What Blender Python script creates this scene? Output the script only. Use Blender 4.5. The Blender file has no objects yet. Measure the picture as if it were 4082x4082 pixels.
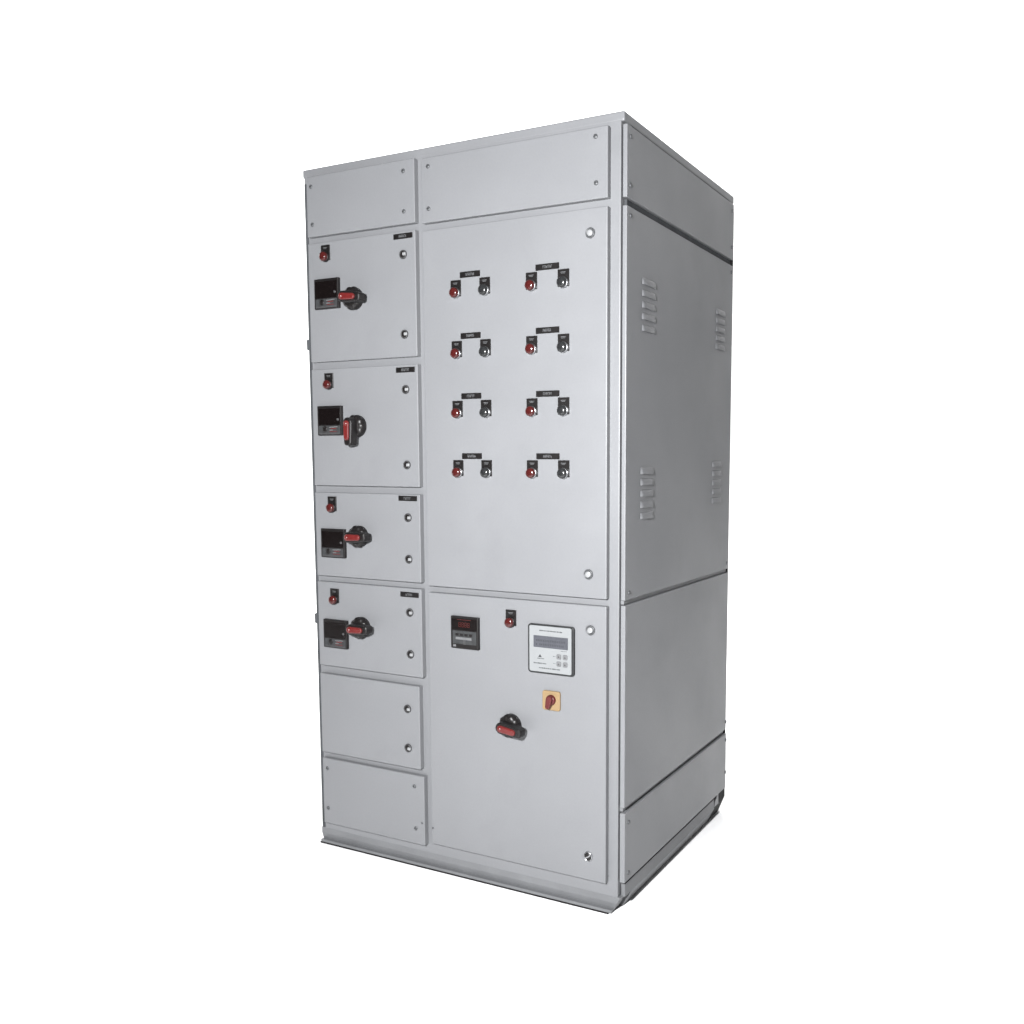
import bpy, bmesh, math, random
from mathutils import Vector, Matrix
random.seed(7)
PI = math.pi
scene = bpy.context.scene
col = scene.collection

# ------------------------------------------------------------------ camera
CAM = Vector((1.02917, -2.14033, 1.23328))
RT = Vector((0.89122, 0.45356, 0.00210)); UP = Vector((-0.04733, 0.08839, 0.99496)); FW = Vector((-0.45109, 0.88683, -0.10025))
cd = bpy.data.cameras.new('camera'); cam = bpy.data.objects.new('camera', cd); col.objects.link(cam)
m = Matrix((RT, UP, -FW)).transposed().to_4x4(); m.translation = CAM
cam.matrix_world = m
cd.sensor_fit = 'HORIZONTAL'; cd.sensor_width = 36.0
cd.lens = 36.0 * 3668.36 / 4082.0
cd.shift_x = (2041.0 - 2379.7) / 4082.0
cd.shift_y = (2203.6 - 2041.0) / 4082.0
cd.clip_start = 0.05; cd.clip_end = 200
scene.camera = cam
scene.render.resolution_x = scene.render.resolution_y = 1024

# ------------------------------------------------------------------ world, lamps, exposure
w = bpy.data.worlds.new('World'); scene.world = w; w.use_nodes = True
bg = w.node_tree.nodes['Background']; bg.inputs['Color'].default_value = (0.95, 0.97, 1.0, 1); bg.inputs['Strength'].default_value = 0.05
scene.view_settings.view_transform = 'Standard'; scene.view_settings.look = 'None'
scene.view_settings.exposure = 0.0; scene.view_settings.gamma = 1.0; scene.view_settings.use_curve_mapping = False

fxy = Vector((FW.x, FW.y, 0)).normalized(); rxy = Vector((fxy.y, -fxy.x, 0))
gpt = lambda d, s, z: Vector((CAM.x, CAM.y, 0)) + fxy * d + rxy * s + Vector((0, 0, z))

def lamp(name, loc, target, energy, sx, sy=None, spread=180, colour=(1, 1, 1)):
    ld = bpy.data.lights.new(name, 'AREA'); ld.energy = energy; ld.color = colour
    ld.shape = 'RECTANGLE' if sy else 'DISK'; ld.size = sx
    if sy: ld.size_y = sy
    ld.spread = math.radians(spread)
    o = bpy.data.objects.new(name, ld); col.objects.link(o); o.location = loc
    o.rotation_euler = (Vector(target) - Vector(loc)).to_track_quat('-Z', 'Y').to_euler()
    return o
# the flash beside the camera
lamp('flash', (0.46, -2.32, 1.54), (-0.35, 0.0, 1.30), 274, 0.10, colour=(0.985, 0.99, 1.0))
# added strip lights above the sweep, out of view, that whiten the backdrop
lamp('added_backdrop_light', gpt(4.85, -0.7, 5.3), gpt(5.9, -0.8, 2.9), 285, 7.6, 0.5, spread=96)
for s_, w_, e_, sp_ in ((-8.2, 7.2, 255, 84), (6.2, 5.6, 46, 60)):
    lamp('added_backdrop_light', gpt(5.0, s_, 5.3), gpt(5.9, s_, 3.0), e_, w_, 0.5, spread=sp_)
# added unseen light above and behind the cabinet, whitening the shaded floor there
lamp('added_floor_light', (-0.75, 2.3, 4.6), (-0.45, 2.2, 0.0), 20, 0.6, spread=58)

# ------------------------------------------------------------------ materials
def mat(name, base, rough=0.45, metal=0.0, spec=0.5, coat=0.0, emit=None, es=0.0):
    mt = bpy.data.materials.new(name); mt.use_nodes = True
    b = mt.node_tree.nodes['Principled BSDF']
    b.inputs['Base Color'].default_value = (*base, 1); b.inputs['Roughness'].default_value = rough
    b.inputs['Metallic'].default_value = metal; b.inputs['Specular IOR Level'].default_value = spec
    b.inputs['Coat Weight'].default_value = coat
    if emit: b.inputs['Emission Color'].default_value = (*emit, 1); b.inputs['Emission Strength'].default_value = es
    return mt
def vary(mt, scale, lo, hi, bump=0.0, bscale=900, rlo=None, rhi=None, fine=0.0):
    nt = mt.node_tree; b = nt.nodes['Principled BSDF']; N = nt.nodes.new; L = nt.links.new
    base = tuple(b.inputs['Base Color'].default_value)
    tc = N('ShaderNodeTexCoord')
    n = N('ShaderNodeTexNoise'); n.inputs['Scale'].default_value = scale; n.inputs['Detail'].default_value = 5; n.inputs['Roughness'].default_value = 0.6
    L(tc.outputs['Object'], n.inputs['Vector'])
    r = N('ShaderNodeMapRange'); r.inputs['From Min'].default_value = 0.3; r.inputs['From Max'].default_value = 0.7
    r.inputs['To Min'].default_value = lo; r.inputs['To Max'].default_value = hi
    L(n.outputs['Fac'], r.inputs['Value'])
    mx = N('ShaderNodeVectorMath'); mx.operation = 'SCALE'; mx.inputs[0].default_value = base[:3]
    out = r.outputs['Result']
    if fine:
        nf = N('ShaderNodeTexNoise'); nf.inputs['Scale'].default_value = 170; nf.inputs['Detail'].default_value = 3
        L(tc.outputs['Object'], nf.inputs['Vector'])
        rf = N('ShaderNodeMapRange'); rf.inputs['From Min'].default_value = 0.3; rf.inputs['From Max'].default_value = 0.7
        rf.inputs['To Min'].default_value = 1 - fine; rf.inputs['To Max'].default_value = 1 + fine
        L(nf.outputs['Fac'], rf.inputs['Value'])
        ns = N('ShaderNodeTexNoise'); ns.inputs['Scale'].default_value = 1.7; ns.inputs['Detail'].default_value = 6; ns.inputs['Roughness'].default_value = 0.7; ns.inputs['Distortion'].default_value = 0.8
        L(tc.outputs['Object'], ns.inputs['Vector'])
        rs = N('ShaderNodeMapRange'); rs.inputs['From Min'].default_value = 0.56; rs.inputs['From Max'].default_value = 0.74
        rs.inputs['To Min'].default_value = 1.0; rs.inputs['To Max'].default_value = 0.93
        L(ns.outputs['Fac'], rs.inputs['Value'])
        for o_ in (rf.outputs['Result'], rs.outputs['Result']):
            mm = N('ShaderNodeMath'); mm.operation = 'MULTIPLY'; L(out, mm.inputs[0]); L(o_, mm.inputs[1]); out = mm.outputs[0]
    L(out, mx.inputs['Scale']); L(mx.outputs['Vector'], b.inputs['Base Color'])
    if rlo is not None:
        r2 = N('ShaderNodeMapRange'); r2.inputs['From Min'].default_value = 0.3; r2.inputs['From Max'].default_value = 0.7
        r2.inputs['To Min'].default_value = rlo; r2.inputs['To Max'].default_value = rhi
        L(n.outputs['Fac'], r2.inputs['Value']); L(r2.outputs['Result'], b.inputs['Roughness'])
    if bump:
        n2 = N('ShaderNodeTexNoise'); n2.inputs['Scale'].default_value = bscale; n2.inputs['Detail'].default_value = 2
        L(tc.outputs['Object'], n2.inputs['Vector'])
        n3 = N('ShaderNodeTexNoise'); n3.inputs['Scale'].default_value = 5.0; n3.inputs['Detail'].default_value = 1
        L(tc.outputs['Object'], n3.inputs['Vector'])
        bp = N('ShaderNodeBump'); bp.inputs['Strength'].default_value = bump; bp.inputs['Distance'].default_value = 0.0005
        L(n2.outputs['Fac'], bp.inputs['Height'])
        bp2 = N('ShaderNodeBump'); bp2.inputs['Strength'].default_value = 0.25; bp2.inputs['Distance'].default_value = 0.006
        L(n3.outputs['Fac'], bp2.inputs['Height']); L(bp.outputs['Normal'], bp2.inputs['Normal'])
        L(bp2.outputs['Normal'], b.inputs['Normal'])
    return mt
M = {}
M['paint'] = vary(mat('grey_powder_paint', (0.1245, 0.127, 0.1325), 0.42, spec=0.4), 3.0, 0.965, 1.03, 0.16, 900, 0.38, 0.50, fine=0.022)
M['plinth'] = vary(mat('plinth_paint', (0.112, 0.1145, 0.119), 0.5, spec=0.3), 9.0, 0.86, 1.04, 0.12, 700, fine=0.03)
M['white'] = vary(mat('white_floor_vinyl', (0.82, 0.82, 0.82), 0.9, spec=0.1), 0.6, 0.99, 1.01)
M['wall'] = vary(mat('white_backdrop', (0.90, 0.90, 0.90), 0.9, spec=0.1), 0.6, 0.99, 1.01)
M['black'] = vary(mat('black_plastic', (0.0042, 0.0034, 0.0034), 0.42, spec=0.35), 40, 0.7, 1.5)
M['dark'] = vary(mat('dark_grey_plastic', (0.0125, 0.0130, 0.0135), 0.5, spec=0.3), 60, 0.75, 1.25)
M['strip'] = vary(mat('key_strip_grey', (0.024, 0.025, 0.026), 0.5, spec=0.3), 60, 0.75, 1.25)
M['midgrey'] = vary(mat('mid_grey_plastic', (0.034, 0.034, 0.035), 0.5, spec=0.3), 60, 0.8, 1.2)
M['palegrey'] = vary(mat('pale_grey_plastic', (0.092, 0.093, 0.096), 0.5, spec=0.3), 60, 0.9, 1.1)
M['plate'] = vary(mat('engraved_plate', (0.0040, 0.0034, 0.0034), 0.36, spec=0.4), 60, 0.7, 1.5)
M['letter'] = mat('engraved_letter', (0.085, 0.087, 0.090), 0.6, spec=0.2)
M['print'] = mat('grey_print', (0.030, 0.031, 0.033), 0.6, spec=0.2)
M['red'] = vary(mat('red_handle_plastic', (0.076, 0.0085, 0.0080), 0.28, spec=0.45), 50, 0.85, 1.15)
M['lens_red'] = vary(mat('red_lens', (0.038, 0.0055, 0.0050), 0.2, spec=0.45, coat=0.2), 80, 0.8, 1.2)
M['lens_grey'] = vary(mat('smoked_lens', (0.0125, 0.0130, 0.0135), 0.22, spec=0.45, coat=0.2), 80, 0.8, 1.2)
M['glass'] = mat('display_glass', (0.0032, 0.0022, 0.0022), 0.14, spec=0.4)
M['segment'] = mat('red_led_segment', (0.030, 0.0035, 0.0030), 0.4, emit=(1.0, 0.06, 0.04), es=0.06)
M['lcd'] = vary(mat('lcd_window', (0.046, 0.048, 0.056), 0.35, spec=0.3), 70, 0.85, 1.12)
M['lcdtext'] = mat('lcd_character', (0.034, 0.035, 0.040), 0.5, spec=0.2)
M['facewhite'] = vary(mat('controller_face', (0.158, 0.164, 0.167), 0.5, spec=0.25), 30, 0.97, 1.03)
M['chrome'] = vary(mat('chrome', (0.36, 0.365, 0.375), 0.30, metal=1.0), 90, 0.85, 1.1)
M['zinc'] = vary(mat('zinc_screw', (0.055, 0.057, 0.060), 0.45, metal=0.2), 90, 0.8, 1.15)
M['bright'] = vary(mat('lock_barrel_and_glint', (0.21, 0.213, 0.217), 0.3, metal=0.15), 90, 0.9, 1.1)
M['yellow'] = vary(mat('yellow_plastic', (0.172, 0.118, 0.060), 0.5, spec=0.3), 40, 0.95, 1.05)
M['redknob'] = vary(mat('red_knob_plastic', (0.058, 0.0095, 0.0095), 0.4, spec=0.3), 40, 0.9, 1.1)
M['matteblack'] = vary(mat('matte_black', (0.0045, 0.0040, 0.0040), 0.7, spec=0.15), 30, 0.7, 1.4)  # serves the black shade strips, the hollow's shade and the rear foot
M['dimgrey'] = vary(mat('dim_grey', (0.040, 0.042, 0.045), 0.7, spec=0.15), 12, 0.75, 1.3)  # serves the hinges, the left edge strip and the painted seam shade

# ------------------------------------------------------------------ mesh builder
class MB:
    def __init__(s): s.bm = bmesh.new(); s.mats = []
    def mi(s, mname):
        if mname not in s.mats: s.mats.append(mname)
        return s.mats.index(mname)
    def _fin(s, tmp, mname, smooth):
        i = s.mi(mname)
        me = bpy.data.meshes.new('tmp'); 
        bmesh.ops.recalc_face_normals(tmp, faces=tmp.faces)
        for f in tmp.faces: f.material_index = i; f.smooth = smooth
        tmp.to_mesh(me); tmp.free(); s.bm.from_mesh(me); bpy.data.meshes.remove(me)
    def box(s, x0, x1, y0, y1, z0, z1, mname, bev=0.0, seg=2):
        t = bmesh.new(); bmesh.ops.create_cube(t, size=1.0)
        for v in t.verts: v.co = Vector(((x0+x1)/2 + v.co.x*(x1-x0), (y0+y1)/2 + v.co.y*(y1-y0), (z0+z1)/2 + v.co.z*(z1-z0)))
        if bev: bmesh.ops.bevel(t, geom=list(t.edges), offset=bev, segments=seg, affect='EDGES', profile=0.5)
        s._fin(t, mname, False)
        return s
    def prism(s, pts, y0, y1, mname, bev=0.0, seg=2):
        """polygon in (x, z) from y1 (back) to y0 (front), front rim bevelled"""
        t = bmesh.new()
        a = [t.verts.new((x, y0, z)) for x, z in pts]; b = [t.verts.new((x, y1, z)) for x, z in pts]
        f = t.faces.new(a); t.faces.new(b[::-1]); n = len(pts)
        for i in range(n): t.faces.new((a[i], b[i], b[(i+1) % n], a[(i+1) % n]))
        bmesh.ops.recalc_face_normals(t, faces=t.faces)
        if bev: bmesh.ops.bevel(t, geom=list(f.edges), offset=bev, segments=seg, affect='EDGES', profile=0.5)
        s._fin(t, mname, False)
        return s
    def lathe(s, prof, mname, c=(0, 0), n=28, axis='y', y=0.0, smooth=True, lobes=0, lobe_amp=0.0):
        """profile of (radius, out) where out points towards -y (or +x when axis is 'x')"""
        t = bmesh.new(); rings = []
        for r, o in prof:
            if r < 1e-6:
                rings.append([t.verts.new((c[0], y - o, c[1]) if axis == 'y' else (y + o, c[0], c[1]))])
            else:
                ring = []
                for k in range(n):
                    a = 2*PI*k/n; rr = r * (1 + lobe_amp * math.cos(lobes * a)) if lobes else r
                    p, q = c[0] + rr*math.cos(a), c[1] + rr*math.sin(a)
                    ring.append(t.verts.new((p, y - o, q) if axis == 'y' else (y + o, p, q)))
                rings.append(ring)
        for A, B in zip(rings, rings[1:]):
            for k in range(n):
                k2 = (k+1) % n
                if len(A) == 1 and len(B) > 1: t.faces.new((A[0], B[k], B[k2]))
                elif len(B) == 1 and len(A) > 1: t.faces.new((A[k], B[0], A[k2]))
                elif len(A) > 1: t.faces.new((A[k], B[k], B[k2], A[k2]))
        s._fin(t, mname, smooth)
        return s
    def rot(s, ang):            # turn everything about the y axis (in the door's plane)
        bmesh.ops.rotate(s.bm, verts=s.bm.verts, cent=(0, 0, 0), matrix=Matrix.Rotation(-ang, 3, 'Y'))
        return s

def rrect(x0, x1, z0, z1, r, n=5):
    pts = []
    for cx, cz, a0 in ((x1-r, z1-r, 0), (x0+r, z1-r, 90), (x0+r, z0+r, 180), (x1-r, z0+r, 270)):
        for k in range(n+1):
            a = math.radians(a0 + 90*k/n); pts.append((cx + r*math.cos(a), cz + r*math.sin(a)))
    return pts

WP = {}
def obj(name, mb, parent=None, pos=(0, 0, 0), label=None):
    """link one mesh object; pos is its world position, the mesh is modelled about that point"""
    me = bpy.data.meshes.new(name); mb.bm.normal_update(); mb.bm.to_mesh(me); mb.bm.free()
    for mn in mb.mats: me.materials.append(M[mn])
    o = bpy.data.objects.new(name, me); col.objects.link(o)
    p = Vector(pos); WP[o.name] = p
    if parent: o.parent = parent; o.location = p - WP[parent.name]
    else: o.location = p
    if label: o['label'] = label
    return o
def dup(o, pos, parent, label=None):
    """copy a part and its sub-parts to another place"""
    c = o.copy(); col.objects.link(c); c.parent = parent; p = Vector(pos); WP[c.name] = p; c.location = p - WP[parent.name]
    if label: c['label'] = label
    elif 'label' in c: del c['label']
    for ch in o.children:
        d = ch.copy(); col.objects.link(d); d.parent = c; WP[d.name] = p + ch.location
    return c

# ------------------------------------------------------------------ the setting: white floor running up into a white backdrop
def sheet(name, prof, mname):
    bm = bmesh.new(); S = 14.0; rows = []
    for d, z in prof: rows.append([bm.verts.new(gpt(d, s, z)) for s in (-S, -S/2, 0, S/2, S)])
    for A, B in zip(rows, rows[1:]):
        for k in range(4):
            f = bm.faces.new((A[k], A[k+1], B[k+1], B[k])); f.smooth = True
    mb = MB(); mb.bm.free(); mb.bm = bm; mb.mi(mname)
    o = obj(name, mb); o['kind'] = 'structure'
    return o
sheet('floor', [(-6.0, 0), (0.0, 0), (2.5, 0), (4.6, 0)], 'white')
cove = [(4.6 + 1.3*math.sin(a), 1.3 - 1.3*math.cos(a)) for a in [PI/2*k/12 for k in range(13)]]
sheet('backdrop', cove + [(5.9, 4.0), (5.9, 9.0)], 'wall')

# ------------------------------------------------------------------ the cabinet
root = bpy.data.objects.new('electrical_panel', None); col.objects.link(root)
root.location = (-0.53, 0.43, 0); WP[root.name] = Vector(root.location); root.empty_display_size = 0.3
root['label'] = 'tall grey steel electrical control panel with red-gripped rotary handles and indicator lights'
root['category'] = 'control panel'
def part(name, mb, pos=(0, 0, 0), label=None): return obj(name, mb, root, pos, label)

XL, XR, D, TOP = -1.0615, -0.0035, 0.862, 2.100
FY = 0.018                                   # front plane of the frame; the doors stand proud of it, faces at y = 0

mb = MB(); mb.box(XL, XR, FY, D, 0.050, 2.080, 'paint', 0.0025)
frame = part('frame', mb)
mb = MB(); mb.box(XL-0.006, 0.0060, 0.0174, D+0.003, 2.0755, TOP, 'paint', 0.0045, 3)
part('top_cover', mb)

# plinth: folded channel under the front with its corner cut back, beams set in under the sides
mb = MB()
prof = [(0.0185, 0.0515), (0.0185, 0.033), (0.0255, 0.0125), (0.0135, 0.0125), (0.0135, 0.004), (0.070, 0.004), (0.070, 0.0515)]
t = bmesh.new()
xr = lambda z: -0.025 + 0.029 * min(z, 0.0515)/0.0515
A = [t.verts.new((-1.0650, y, z)) for y, z in prof]; B = [t.verts.new((xr(z), y, z)) for y, z in prof]
t.faces.new(A); t.faces.new(B[::-1])
for i in range(len(prof)): j = (i+1) % len(prof); t.faces.new((A[i], A[j], B[j], B[i]))
mb._fin(t, 'plinth', False)
mb.box(-1.050, -0.980, 0.071, 0.855, 0.0, 0.0495, 'plinth')
mb.box(-0.979, -0.111, 0.790, 0.850, 0.0, 0.0495, 'plinth')
plinth = part('plinth', mb)
def prism_yz(pts, x0, x1, mname):
    m_ = MB(); t_ = bmesh.new()
    A_ = [t_.verts.new((x0, y, z)) for y, z in pts]; B_ = [t_.verts.new((x1, y, z)) for y, z in pts]
    t_.faces.new(A_); t_.faces.new(B_[::-1])
    for i_ in range(len(pts)): j_ = (i_+1) % len(pts); t_.faces.new((A_[i_], A_[j_], B_[j_], B_[i_]))
    m_._fin(t_, mname, False); return m_
mb = MB(); mb.prism([(-1.068, 0.0), (-0.030, 0.0), (-0.0275, 0.0045), (-1.068, 0.0045)], 0.0125, 0.068, 'matteblack')  # dark strip standing in for the shadow line under the plinth
obj('plinth_shadow_strip', mb, plinth)
# folded side channel: upright web, then a flange raked in towards the floor
mb = MB(); mb.prism([(0.0105, 0.0850), (0.0112, 0.0505), (-0.0150, 0.0), (-0.100, 0.0), (-0.100, 0.0495), (-0.020, 0.0495), (-0.020, 0.0850)], 0.0715, 0.745, 'plinth')
mb.prism([(0.0105, 0.0850), (0.0112, 0.0505), (0.0, 0.0485), (-0.001, 0.0850)], 0.0345, 0.0712, 'plinth')
obj('base_rail', mb, plinth)
# rear of the base: solid black block as the hollow's shade, pale gusset plate
obj('recess_shade', prism_yz([(0.7000, 0.0860), (0.8618, 0.1130), (0.8618, 0.0580), (0.8550, 0.0540), (0.7455, 0.0505), (0.7455, 0.0840)], -0.060, 0.0080, 'matteblack'), plinth)
mb = MB(); mb.prism([(0.0078, 0.0560), (-0.0150, 0.0), (-0.100, 0.0), (-0.100, 0.0560)], 0.7458, 0.8600, 'matteblack'); obj('rear_foot', mb, plinth)
obj('gusset_plate', prism_yz([(0.750, 0.0560), (0.792, 0.0550), (0.788, 0.1040)], 0.0070, 0.0105, 'paint'), plinth)

# hinge knuckles showing past the left edge
for z in (1.583, 0.734):
    mb = MB(); mb.box(-0.0060, 0.004, -0.006, 0.006, -0.016, 0.016, 'dimgrey', 0.003)
    part('hinge', mb, (-1.0635, 0.022, z))

mb = MB(); mb.box(XL+0.0008, -1.0490, FY-0.0012, 0.040, 0.0525, 2.058, 'dimgrey', 0.0005); part('left_edge_strip', mb)  # dark grey strip along the frame's left edge

# ---- fittings ----------------------------------------------------
def screw_mb(axis='y'):
    m = MB()
    m.lathe([(0.0062, 0), (0.0062, 0.0012), (0.0045, 0.0026), (0.0018, 0.0030), (0.0, 0.0030)], 'zinc', n=16, axis=axis)
    if axis == 'y': m.box(-0.0045, 0.0045, -0.0033, -0.0024, -0.0007, 0.0007, 'dark')
    return m
SCREW = {}
def screw(parent, pos, axis='y'):
    if axis not in SCREW: SCREW[axis] = obj('screw', screw_mb(axis), parent, pos)
    else: dup(SCREW[axis], pos, parent)
def lock_mb(kind):
    m = MB()
    if kind == 'wing':            # quarter-turn lock with a dark insert; bright wing set right as a painted highlight
        m.lathe([(0.0128, 0), (0.0128, 0.003), (0.0115, 0.0048), (0.0095, 0.0048), (0.0088, 0.0015), (0, 0.0015)], 'midgrey', n=24)
        m.lathe([(0.0086, 0.0015), (0.0086, 0.0052), (0.0070, 0.0062), (0, 0.0062)], 'black', n=20)
        m.box(0.0030, 0.0130, -0.0095, -0.0040, -0.0042, 0.0042, 'bright', 0.0015)
    elif kind == 'dome':          # bright button lock in a ring
        m.lathe([(0.0135, 0), (0.0135, 0.003), (0.0122, 0.0045), (0.0110, 0.0045), (0.0098, 0.0014), (0, 0.0014)], 'zinc', n=28)
        m.lathe([(0.0082, 0.0014), (0.0080, 0.0050), (0.0068, 0.0062), (0.003, 0.0068), (0, 0.0070)], 'bright', n=24)
    else:                         # slotted lock, dark halves either side of a bright bar
        m.lathe([(0.0135, 0), (0.0135, 0.003), (0.0122, 0.0045), (0.0112, 0.0045), (0.0106, 0.0014), (0, 0.0014)], 'chrome', n=28)
        m.lathe([(0.0102, 0.0014), (0.0100, 0.0046), (0.0085, 0.0054), (0, 0.0054)], 'black', n=24)
        q = MB(); m.box(-0.0112, 0.0112, -0.0078, -0.0050, -0.0021, 0.0021, 'chrome', 0.001)
        q.bm.free(); m.rot(math.radians(35))
    return m
LOCK = {}
def lock(parent, pos, kind):
    if kind not in LOCK: LOCK[kind] = obj('lock', lock_mb(kind), parent, pos)
    else: dup(LOCK[kind], pos, parent)
def name_plate(parent, pos, w_, h_, seed, tilt=0.0):
    rr = random.Random(seed); m = MB()
    m.prism(rrect(-w_/2, w_/2, -h_/2, h_/2, 0.0012, 2), -0.0022, 0.0005, 'plate', 0.0005, 1)
    x = -0.013                   # worn engraved characters, too fine to read
    while x < 0.012:
        wd = rr.uniform(0.0022, 0.0036); kind = rr.random(); hh = 0.0036
        m.box(x, x+0.0009, -0.0026, -0.0020, -hh, hh, 'letter')
        if kind < 0.75: m.box(x+0.0009, x+wd, -0.0026, -0.0020, hh-0.0010, hh, 'letter')
        if kind > 0.35: m.box(x+0.0009, x+wd, -0.0026, -0.0020, -0.0005, 0.0005, 'letter')
        if kind > 0.6: m.box(x+wd-0.0009, x+wd, -0.0026, -0.0020, -hh, -0.0005, 'letter')
        x += wd + 0.0013
    if tilt: m.rot(tilt)
    obj('name_plate', m, parent, pos)

# ---- doors and bolted covers --------------------------------------
def leaf(name, x0, x1, z0, z1, label=None):
    cx, cz = (x0+x1)/2, (z0+z1)/2
    m = MB(); m.box(x0-cx, x1-cx, 0.0, 0.0195, z0-cz, z1-cz, 'paint', 0.0026, 3)
    return part(name, m, (cx, 0, cz), label)
LX0, LX1, RX0, RX1 = -1.0365, -0.6350, -0.6110, -0.0315
c = leaf('cover_panel', LX0, LX1, 1.896, 2.071, 'narrow bolted cover panel above the left column of doors')
for p in ((-1.018, 2.041), (-1.016, 1.931), (-0.673, 2.040), (-0.673, 1.930)): screw(c, (p[0], 0, p[1]))
c = leaf('cover_panel', RX0, RX1, 1.890, 2.065, 'wide bolted cover panel above the large right door')
for p in ((-0.587, 2.041), (-0.587, 1.927), (-0.066, 2.042), (-0.064, 1.929)): screw(c, (p[0], 0, p[1]))
doors = []
dz = [(1.5265, 1.877), (1.154, 1.505), (0.875, 1.133), (0.592, 0.857)]
lz = [(1.812, 1.590), (1.434, 1.218), (1.065, 0.943), (0.785, 0.660)]
nz = [1.863, 1.490, 1.121, 0.838]
nt = [0.07, 0.02, 0.0, -0.05]
dl = ['topmost small door of the left column', 'small left door whose handle points down', 'short left door with a horizontal handle, third from top', 'short left door just above the blank door']
for i in range(4):
    d = leaf('door', LX0, LX1, *dz[i], dl[i])
    for z in lz[i]: lock(d, (-0.6775, 0, z), 'wing')
    name_plate(d, (-0.6775, 0, nz[i]), 0.067, 0.0150, 20+i)
d = leaf('door', LX0, -0.6490, 0.311, 0.565, 'blank left door with two locks and nothing else')
for z in (0.493, 0.373): lock(d, (-0.6925, 0, z), 'wing')
c = leaf('cover_panel', LX0, -0.6370, 0.078, 0.292, 'bolted cover panel at the foot of the left column')
for p in ((-1.017, 0.259), (-1.018, 0.129), (-0.673, 0.257), (-0.670, 0.127)): screw(c, (p[0], 0, p[1]))
m = MB(); m.lathe([(0.0035, 0), (0.0030, 0.0015), (0, 0.002)], 'zinc', n=12); obj('rivet', m, c, (-0.647, 0, 0.148))
big = leaf('door', RX0, RX1, 0.869, 1.870, 'large right door carrying eight pairs of indicator lights')
lock(big, (-0.080, 0, 1.808), 'dome'); lock(big, (-0.084, 0, 0.933), 'dome')
rows = [1.691, 1.5262, 1.3625, 1.198]
for i, z in enumerate(rows):
    name_plate(big, (-0.4505, 0, z + (0.0470, 0.0470, 0.0465, 0.0455)[i]), 0.066, 0.0160, 40+i)
    name_plate(big, (-0.2065, 0, z + (0.0450, 0.0467, 0.0455, 0.0450)[i]), 0.071, 0.0160, 50+i)
low = leaf('door', RX0, RX1, 0.091, 0.850, 'lower right door with the controller, main handle and yellow switch')
lock(low, (-0.078, 0, 0.784), 'dome'); lock(low, (-0.084, 0, 0.159), 'slot')
m = MB(); m.lathe([(0.0035, 0), (0.0030, 0.0015), (0, 0.002)], 'zinc', n=12); obj('rivet', m, low, (-0.606, 0, 0.140))

# ---- indicator lights ----------------------------------------------
def light(pos, lens, label, bezel='chrome'):
    m = MB(); m.lathe([(0.0148, 0.0), (0.0150, 0.004), (0.0146, 0.0075), (0.0136, 0.0085), (0.0130, 0.0070), (0, 0.0070)], bezel)
    b = part('indicator_light', m, pos, label)
    m = MB(); m.lathe([(0.0134, 0.0068), (0.0136, 0.0125), (0.0128, 0.0160), (0.0102, 0.0182), (0.0060, 0.0192), (0, 0.0195)], lens)
    obj('lens', m, b, pos)
    m = MB(); m.prism(rrect(-0.0168, 0.0168, -0.0100, 0.0345, 0.001, 2), -0.0030, 0.0006, 'plate', 0.0006, 1)
    m.box(-0.0075, 0.0075, -0.0034, -0.0028, 0.0262, 0.0275, 'letter')
    m.box(-0.0055, 0.0055, -0.0034, -0.0028, 0.0232, 0.0243, 'letter')
    obj('legend_plate', m, b, pos)
    return b
red0 = light((-0.4975, 0, rows[0]), 'lens_red', 'indicator light with a red lens')
grey0 = light((-0.4020, 0, rows[0]), 'lens_grey', 'indicator light with a dark grey lens')
for i, z in enumerate(rows):
    for x, src in ((-0.4965, red0), (-0.4015, grey0), (-0.2545, red0), (-0.1580, grey0)):
        if i == 0 and x < -0.3: continue
        dup(src, (x, 0, z), root, src['label'])
red1 = light((-0.9665, 0, 1.8325), 'lens_red', 'indicator light with a dark red lens in a black bezel', 'black')
for z in (1.4575, 1.0865, 0.8030): dup(red1, (-0.9665, 0, z), root, red1['label'])
dup(red1, (-0.3260, 0, 0.7855), root, 'indicator light with a red lens between meter and controller')

# ---- square panel meters --------------------------------------------
def meter_body(h):
    m = MB(); m.prism(rrect(-0.0470, 0.0470, -h/2, h/2, 0.002, 2), -0.0100, 0.0006, 'black', 0.0018, 2)
    return m
def seven(m, x, z, w_, h_, y, t_=0.0011):
    for a in ((x, x+w_, z+h_-t_, z+h_), (x, x+w_, z-t_/2+h_/2, z+t_/2+h_/2), (x, x+w_, z, z+t_)):
        m.box(a[0]+t_, a[1]-t_, y-0.0003, y+0.0003, a[2], a[3], 'segment')
    for xx in (x, x+w_-t_):
        for z0 in (z+t_*0.6, z+h_/2+t_*0.6): m.box(xx, xx+t_, y-0.0003, y+0.0003, z0, z0+h_/2-t_*1.2, 'segment')
P0 = (-0.9605, 0, 1.7245)
b = part('panel_meter', meter_body(0.0885), P0, 'square black panel meter')
m = MB(); m.prism(rrect(-0.0415, 0.0415, -0.0130, 0.0360, 0.0015, 2), -0.0108, -0.0092, 'glass', 0.0003, 1)
obj('display', m, b, P0)
m = MB(); m.prism(rrect(-0.0420, 0.0420, -0.0415, -0.0150, 0.0015, 2), -0.0106, -0.0092, 'strip', 0.0003, 1)
m.box(-0.0400, 0.0400, -0.0110, -0.0104, -0.0405, -0.0365, 'midgrey')
m.lathe([(0.0088, 0.0100), (0.0088, 0.0120), (0.0078, 0.0128), (0, 0.0128)], 'black', c=(-0.0165, -0.0250), n=20)
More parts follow.
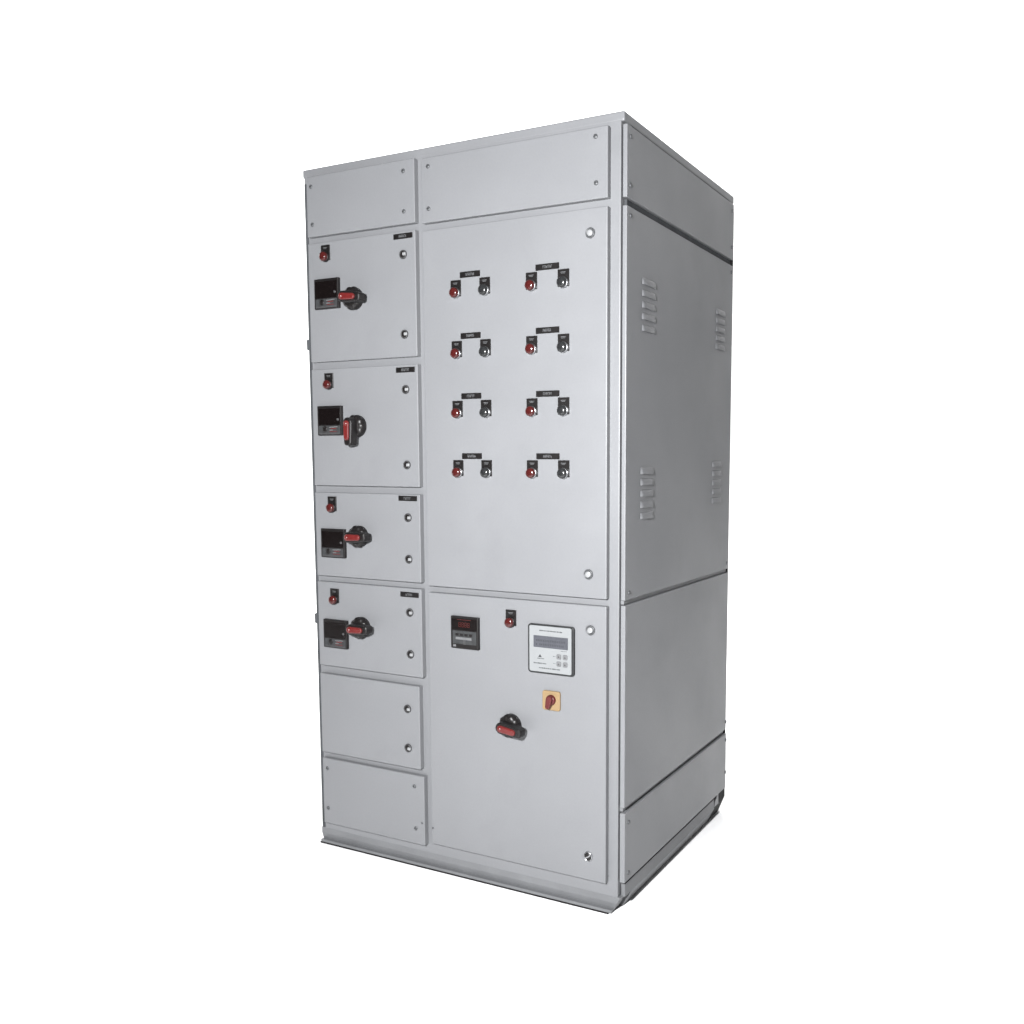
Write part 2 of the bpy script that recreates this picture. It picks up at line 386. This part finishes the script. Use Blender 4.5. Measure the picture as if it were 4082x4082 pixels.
for q, (x0, z0, wd) in enumerate(((0.0005, -0.0200, 0.018), (0.0060, -0.0240, 0.022), (0.0010, -0.0285, 0.014), (0.0190, -0.0190, 0.014))):
    m.box(x0, x0+wd, -0.0110, -0.0104, z0-0.0012, z0+0.0012, 'palegrey' if q != 1 else 'red')
m.box(0.0020, 0.0300, -0.0109, -0.0104, -0.0340, -0.0316, 'redknob')
obj('key_strip', m, b, P0)
m = MB(); m.lathe([(0.0042, 0.0105), (0.0038, 0.0122), (0, 0.0128)], 'midgrey', c=(0.0345, 0.0030), n=14); obj('status_lamp', m, b, P0)
for z, l in ((1.3500, None), (0.9785, None), (0.6970, None)): dup(b, (-0.9615, 0, z), root, 'square black panel meter')
P1 = (-0.4775, 0, 0.7430)
b = part('panel_meter', meter_body(0.0930), P1, 'black panel meter with a red digit display and pale key strip')
m = MB(); m.prism(rrect(-0.0420, 0.0420, 0.0075, 0.0400, 0.0015, 2), -0.0108, -0.0092, 'glass', 0.0003, 1)
for k in range(4): seven(m, -0.0185 + k*0.0100, 0.0165, 0.0072, 0.0135, -0.0109)
m.box(-0.0240, 0.0240, -0.0112, -0.0106, 0.0370, 0.0382, 'segment')
obj('display', m, b, P1)
m = MB(); m.prism(rrect(-0.0400, 0.0410, -0.0330, 0.0050, 0.0015, 2), -0.0106, -0.0092, 'strip', 0.0003, 1)
m.box(-0.0290, 0.0250, -0.0116, -0.0104, -0.0200, -0.0130, 'palegrey', 0.0004, 1)  # pale bar drawn as a highlight across the grey strip
m.box(-0.0035, 0.0045, -0.0114, -0.0104, -0.0340, -0.0204, 'midgrey')
for k in range(4): m.prism(rrect(-0.030+k*0.0155, -0.019+k*0.0155, -0.0095, -0.0020, 0.001, 2), -0.0120, -0.0104, 'black', 0.0005, 1)
obj('key_strip', m, b, P1)
m = MB(); m.box(-0.0385, -0.0290, -0.0112, -0.0095, -0.0420, -0.0355, 'palegrey', 0.0004, 1); obj('maker_mark', m, b, P1)

# ---- rotary handles --------------------------------------------------
def handle(pos, ang, label, ribs=10):
    m = MB()
    m.lathe([(0.0325, 0.0), (0.0330, 0.006), (0.0330, 0.0085)], 'black', n=64)
    m.lathe([(0.0330, 0.0085), (0.0325, 0.016), (0.0295, 0.0215), (0.0225, 0.0240), (0, 0.0235)], 'black', n=96, lobes=ribs, lobe_amp=0.040)
    b = part('rotary_handle', m, pos, label)
    m = MB()
    pts = [(-0.008, 0.0165), (0.015, 0.0158), (0.0380, 0.0140), (0.0500, 0.0132), (0.0560, 0.0105), (0.0580, 0.0050), (0.0580, -0.0050), (0.0560, -0.0105), (0.0500, -0.0132), (0.0380, -0.0140), (0.015, -0.0158), (-0.008, -0.0165)]
    pts += [(-0.008 - 0.0165*math.sin(PI*k/8), -0.0165*math.cos(PI*k/8)) for k in range(1, 8)]
    m.prism(pts, -0.0500, -0.0225, 'black', 0.0050, 3); m.rot(ang)
    obj('lever', m, b, pos)
    m = MB()
    pts = [(0.034 + 0.0088*math.cos(a), 0.0088*math.sin(a)) for a in [PI/2 - PI*k/8 for k in range(9)]]
    pts += [(-0.006 + 0.0100*math.cos(a), 0.0100*math.sin(a)) for a in [-PI/2 - PI*k/8 for k in range(9)]]
    m.prism(pts, -0.0560, -0.0485, 'red', 0.0040, 3)
    m.lathe([(0.0062, 0.0555), (0.0050, 0.0575), (0.0, 0.0590)], 'red', c=(-0.006, 0), n=18); m.rot(ang)
    obj('grip_insert', m, b, pos)
    return b
handle((-0.8585, 0, 1.703), math.radians(-4), 'black rotary handle with a red grip turned horizontal')
handle((-0.8580, 0, 1.332), math.radians(-90), 'black rotary handle with a red grip turned down')
handle((-0.8600, 0, 1.003), math.radians(2), 'black rotary handle with a red grip turned horizontal')
handle((-0.8600, 0, 0.725), math.radians(2), 'black rotary handle with a red grip turned horizontal')
handle((-0.3265, 0, 0.493), math.radians(-8), 'main rotary handle on the lower right door')

# ---- power controller --------------------------------------------------
P2 = (-0.1960, 0, 0.7210)
m = MB(); m.prism(rrect(-0.0720, 0.0715, -0.0680, 0.0675, 0.0085, 6), -0.0075, 0.0006, 'dark', 0.0012, 2)
b = part('controller', m, P2, 'white square controller with a grey display in a dark frame')
m = MB(); m.prism(rrect(-0.0660, 0.0650, -0.0632, 0.0638, 0.0050, 5), -0.0100, -0.0070, 'facewhite', 0.0008, 2)
rr = random.Random(3)
def scribble(m, x0, x1, z, h_, y=-0.0100):
    x = x0
    while x < x1:
        wd = rr.uniform(0.0012, 0.0026); hh = h_*rr.uniform(0.6, 1.0)
        m.box(x, min(x+wd, x1), y-0.0003, y+0.0003, z-hh/2, z+hh/2, 'print'); x += wd + rr.uniform(0.0006, 0.0014)
scribble(m, -0.0345, 0.0375, 0.0512, 0.0034)
scribble(m, -0.0400, -0.0190, -0.0262, 0.0030)
scribble(m, -0.0520, -0.0125, -0.0396, 0.0036)
scribble(m, -0.0350, 0.0300, -0.0520, 0.0036)
scribble(m, 0.0330, 0.0520, -0.0002, 0.0016)
for zz in (-0.0165, -0.0360): scribble(m, 0.0090, 0.0165, zz, 0.0018)
t_ = [(-0.0375, -0.0225), (-0.0265, -0.0225), (-0.0320, -0.0145)]
m.prism(t_, -0.0104, -0.0098, 'print')
obj('face_plate', m, b, P2)
m = MB(); m.prism(rrect(-0.0520, 0.0548, 0.0045, 0.0368, 0.0015, 3), -0.0112, -0.0098, 'lcd', 0.0004, 1)
for row in (0.0240, 0.0130):
    x = -0.0440
    while x < 0.0450:
        if rr.random() < 0.8: m.box(x, x+0.0035, -0.0115, -0.0110, row-0.0028, row+0.0028, 'lcdtext')
        x += 0.0055
obj('display', m, b, P2)
for dx, dzz in ((0.0270, -0.0165), (0.0465, -0.0165), (0.0270, -0.0362), (0.0465, -0.0366)):
    m = MB(); m.prism(rrect(-0.0070, 0.0070, -0.0070, 0.0070, 0.0035, 4), -0.0122, -0.0098, 'palegrey', 0.0010, 2)
    m.prism([(-0.003, -0.0025), (0.003, -0.0025), (0, 0.003)], -0.0125, -0.0120, 'midgrey')
    obj('button', m, b, (P2[0]+dx, 0, P2[2]+dzz))

# ---- yellow switch ------------------------------------------------------
P3 = (-0.1965, 0, 0.5790)
m = MB(); m.prism(rrect(-0.0275, 0.0275, -0.0270, 0.0270, 0.0060, 5), -0.0060, 0.0006, 'yellow', 0.0020, 3)
b = part('selector_switch', m, P3, 'yellow square selector switch with a dark red knob')
m = MB(); m.lathe([(0.0145, 0.0058), (0.0141, 0.0120), (0.0120, 0.0145), (0, 0.0145)], 'redknob', c=(0.0010, 0.0030))
g = MB()
pts = [(-0.0050, 0.0165), (0.0050, 0.0165), (0.0088, 0.010), (0.0090, 0.000), (0.0068, -0.0165), (0.0035, -0.0205), (-0.0035, -0.0205), (-0.0068, -0.0165), (-0.0090, 0.000), (-0.0088, 0.010)]
g.prism(pts, -0.0225, -0.0130, 'redknob', 0.0025, 3); g.rot(math.radians(-14))
me = bpy.data.meshes.new('t'); g.bm.to_mesh(me); g.bm.free(); m.bm.from_mesh(me); bpy.data.meshes.remove(me)
obj('knob', m, b, P3)

# ---- right-hand side panels ----------------------------------------------
SX = 0.0120
def louvre_mb(wid, h_=0.0180, p=0.0056):
    m = MB(); t = bmesh.new(); n, k = 22, 7; g_ = []
    for i in range(n+1):
        u = -1 + 2*i/n; e_ = (1 - abs(u)**5)**0.5 if abs(u) < 1 else 0.0
        row_ = []
        for j in range(k+1):
            a = PI/2*j/k
            row_.append(t.verts.new((0.0002 + p*e_*math.sin(a), u*wid/2, h_/2 - h_*(1-math.cos(a)) - 0.002*(1-e_)*0)))
        g_.append(row_)
    for A_, B_ in zip(g_, g_[1:]):
        for j in range(k): t.faces.new((A_[j], A_[j+1], B_[j+1], B_[j]))
    m._fin(t, 'paint', True)
    t = bmesh.new(); up_, lo_ = [], []
    for i in range(n+1):
        u = -1 + 2*i/n; e_ = (1 - abs(u)**5)**0.5 if abs(u) < 1 else 0.0
        lo_.append(t.verts.new((0.0002 + p*e_*0.93, u*wid/2, -h_/2 + 0.0014))); up_.append(t.verts.new((0.0003, u*wid/2, -h_/2 + 0.0012)))
    for i in range(n):
        t.faces.new((lo_[i], lo_[i+1], up_[i+1], up_[i]))
    m._fin(t, 'paint', False)
    return m
def side_panel(z0, z1, label, proud=0.0):
    cz = (z0+z1)/2
    m = MB(); m.box(-0.0005, SX+proud, 0.0220, 0.8490, z0-cz, z1-cz, 'paint', 0.0022, 3)
    return part('side_panel', m, (0, 0, cz), label)
sp = [side_panel(1.892, 2.069, 'topmost bolted side panel'), side_panel(0.8655, 1.872, 'tall side panel with four groups of louvres'),
      side_panel(0.3025, 0.8525, 'plain side panel below the louvred one', 0.0012), side_panel(0.0930, 0.2880, 'lowest side panel above the plinth', 0.0030)]
for k, y, z in ((0, .044, 2.043), (0, .043, 1.924), (0, .832, 2.046), (0, .832, 1.930), (1, .045, 1.850), (1, .048, .884), (1, .832, 1.850), (1, .832, .886),
                (2, .845, .330), (3, .046, .257), (3, .047, .114), (3, .842, .266), (3, .842, .151)): screw(sp[k], (SX + (0, 0, 0.0012, 0.0030)[k], y, z), 'x')
LV = {}
for y0, zt, n_, pitch, wd in ((0.161, 1.702, 5, 0.0300, 0.088), (0.158, 1.205, 5, 0.0302, 0.086), (0.732, 1.705, 5, 0.0272, 0.088), (0.716, 1.221, 5, 0.0292, 0.086)):
    for k in range(n_):
        pos = (SX, y0, zt - k*pitch)
        if wd not in LV: LV[wd] = obj('louvre', louvre_mb(wd), sp[1], pos)
        else: dup(LV[wd], pos, sp[1])
m = MB(); m.box(-0.0040, 0.0035, 0.0400, 0.8480, 1.8735, 1.8905, 'dimgrey'); part('seam_shade', m)  # dark strip imitating the shade in the seam below the top panel
for z0, z1 in ((0.8540, 0.8640), (0.2895, 0.3010)):
    m = MB(); m.box(-0.0040, 0.0050, 0.0300, 0.8470, z0, z1, 'paint', 0.0008); part('side_rail', m)
m = MB(); m.box(-0.0040, 0.0085, 0.8500, 0.8600, 0.110, 2.060, 'matteblack', 0.001); part('rear_gap_shade', m)  # black strip in place of the shadow gap behind the side panels
# bare end plates on the far (left) side and the back so that the cabinet is closed all round
m = MB(); m.box(-1.0450, -0.0100, D-0.001, D+0.010, 0.090, 2.060, 'paint', 0.002); part('back_panel', m)
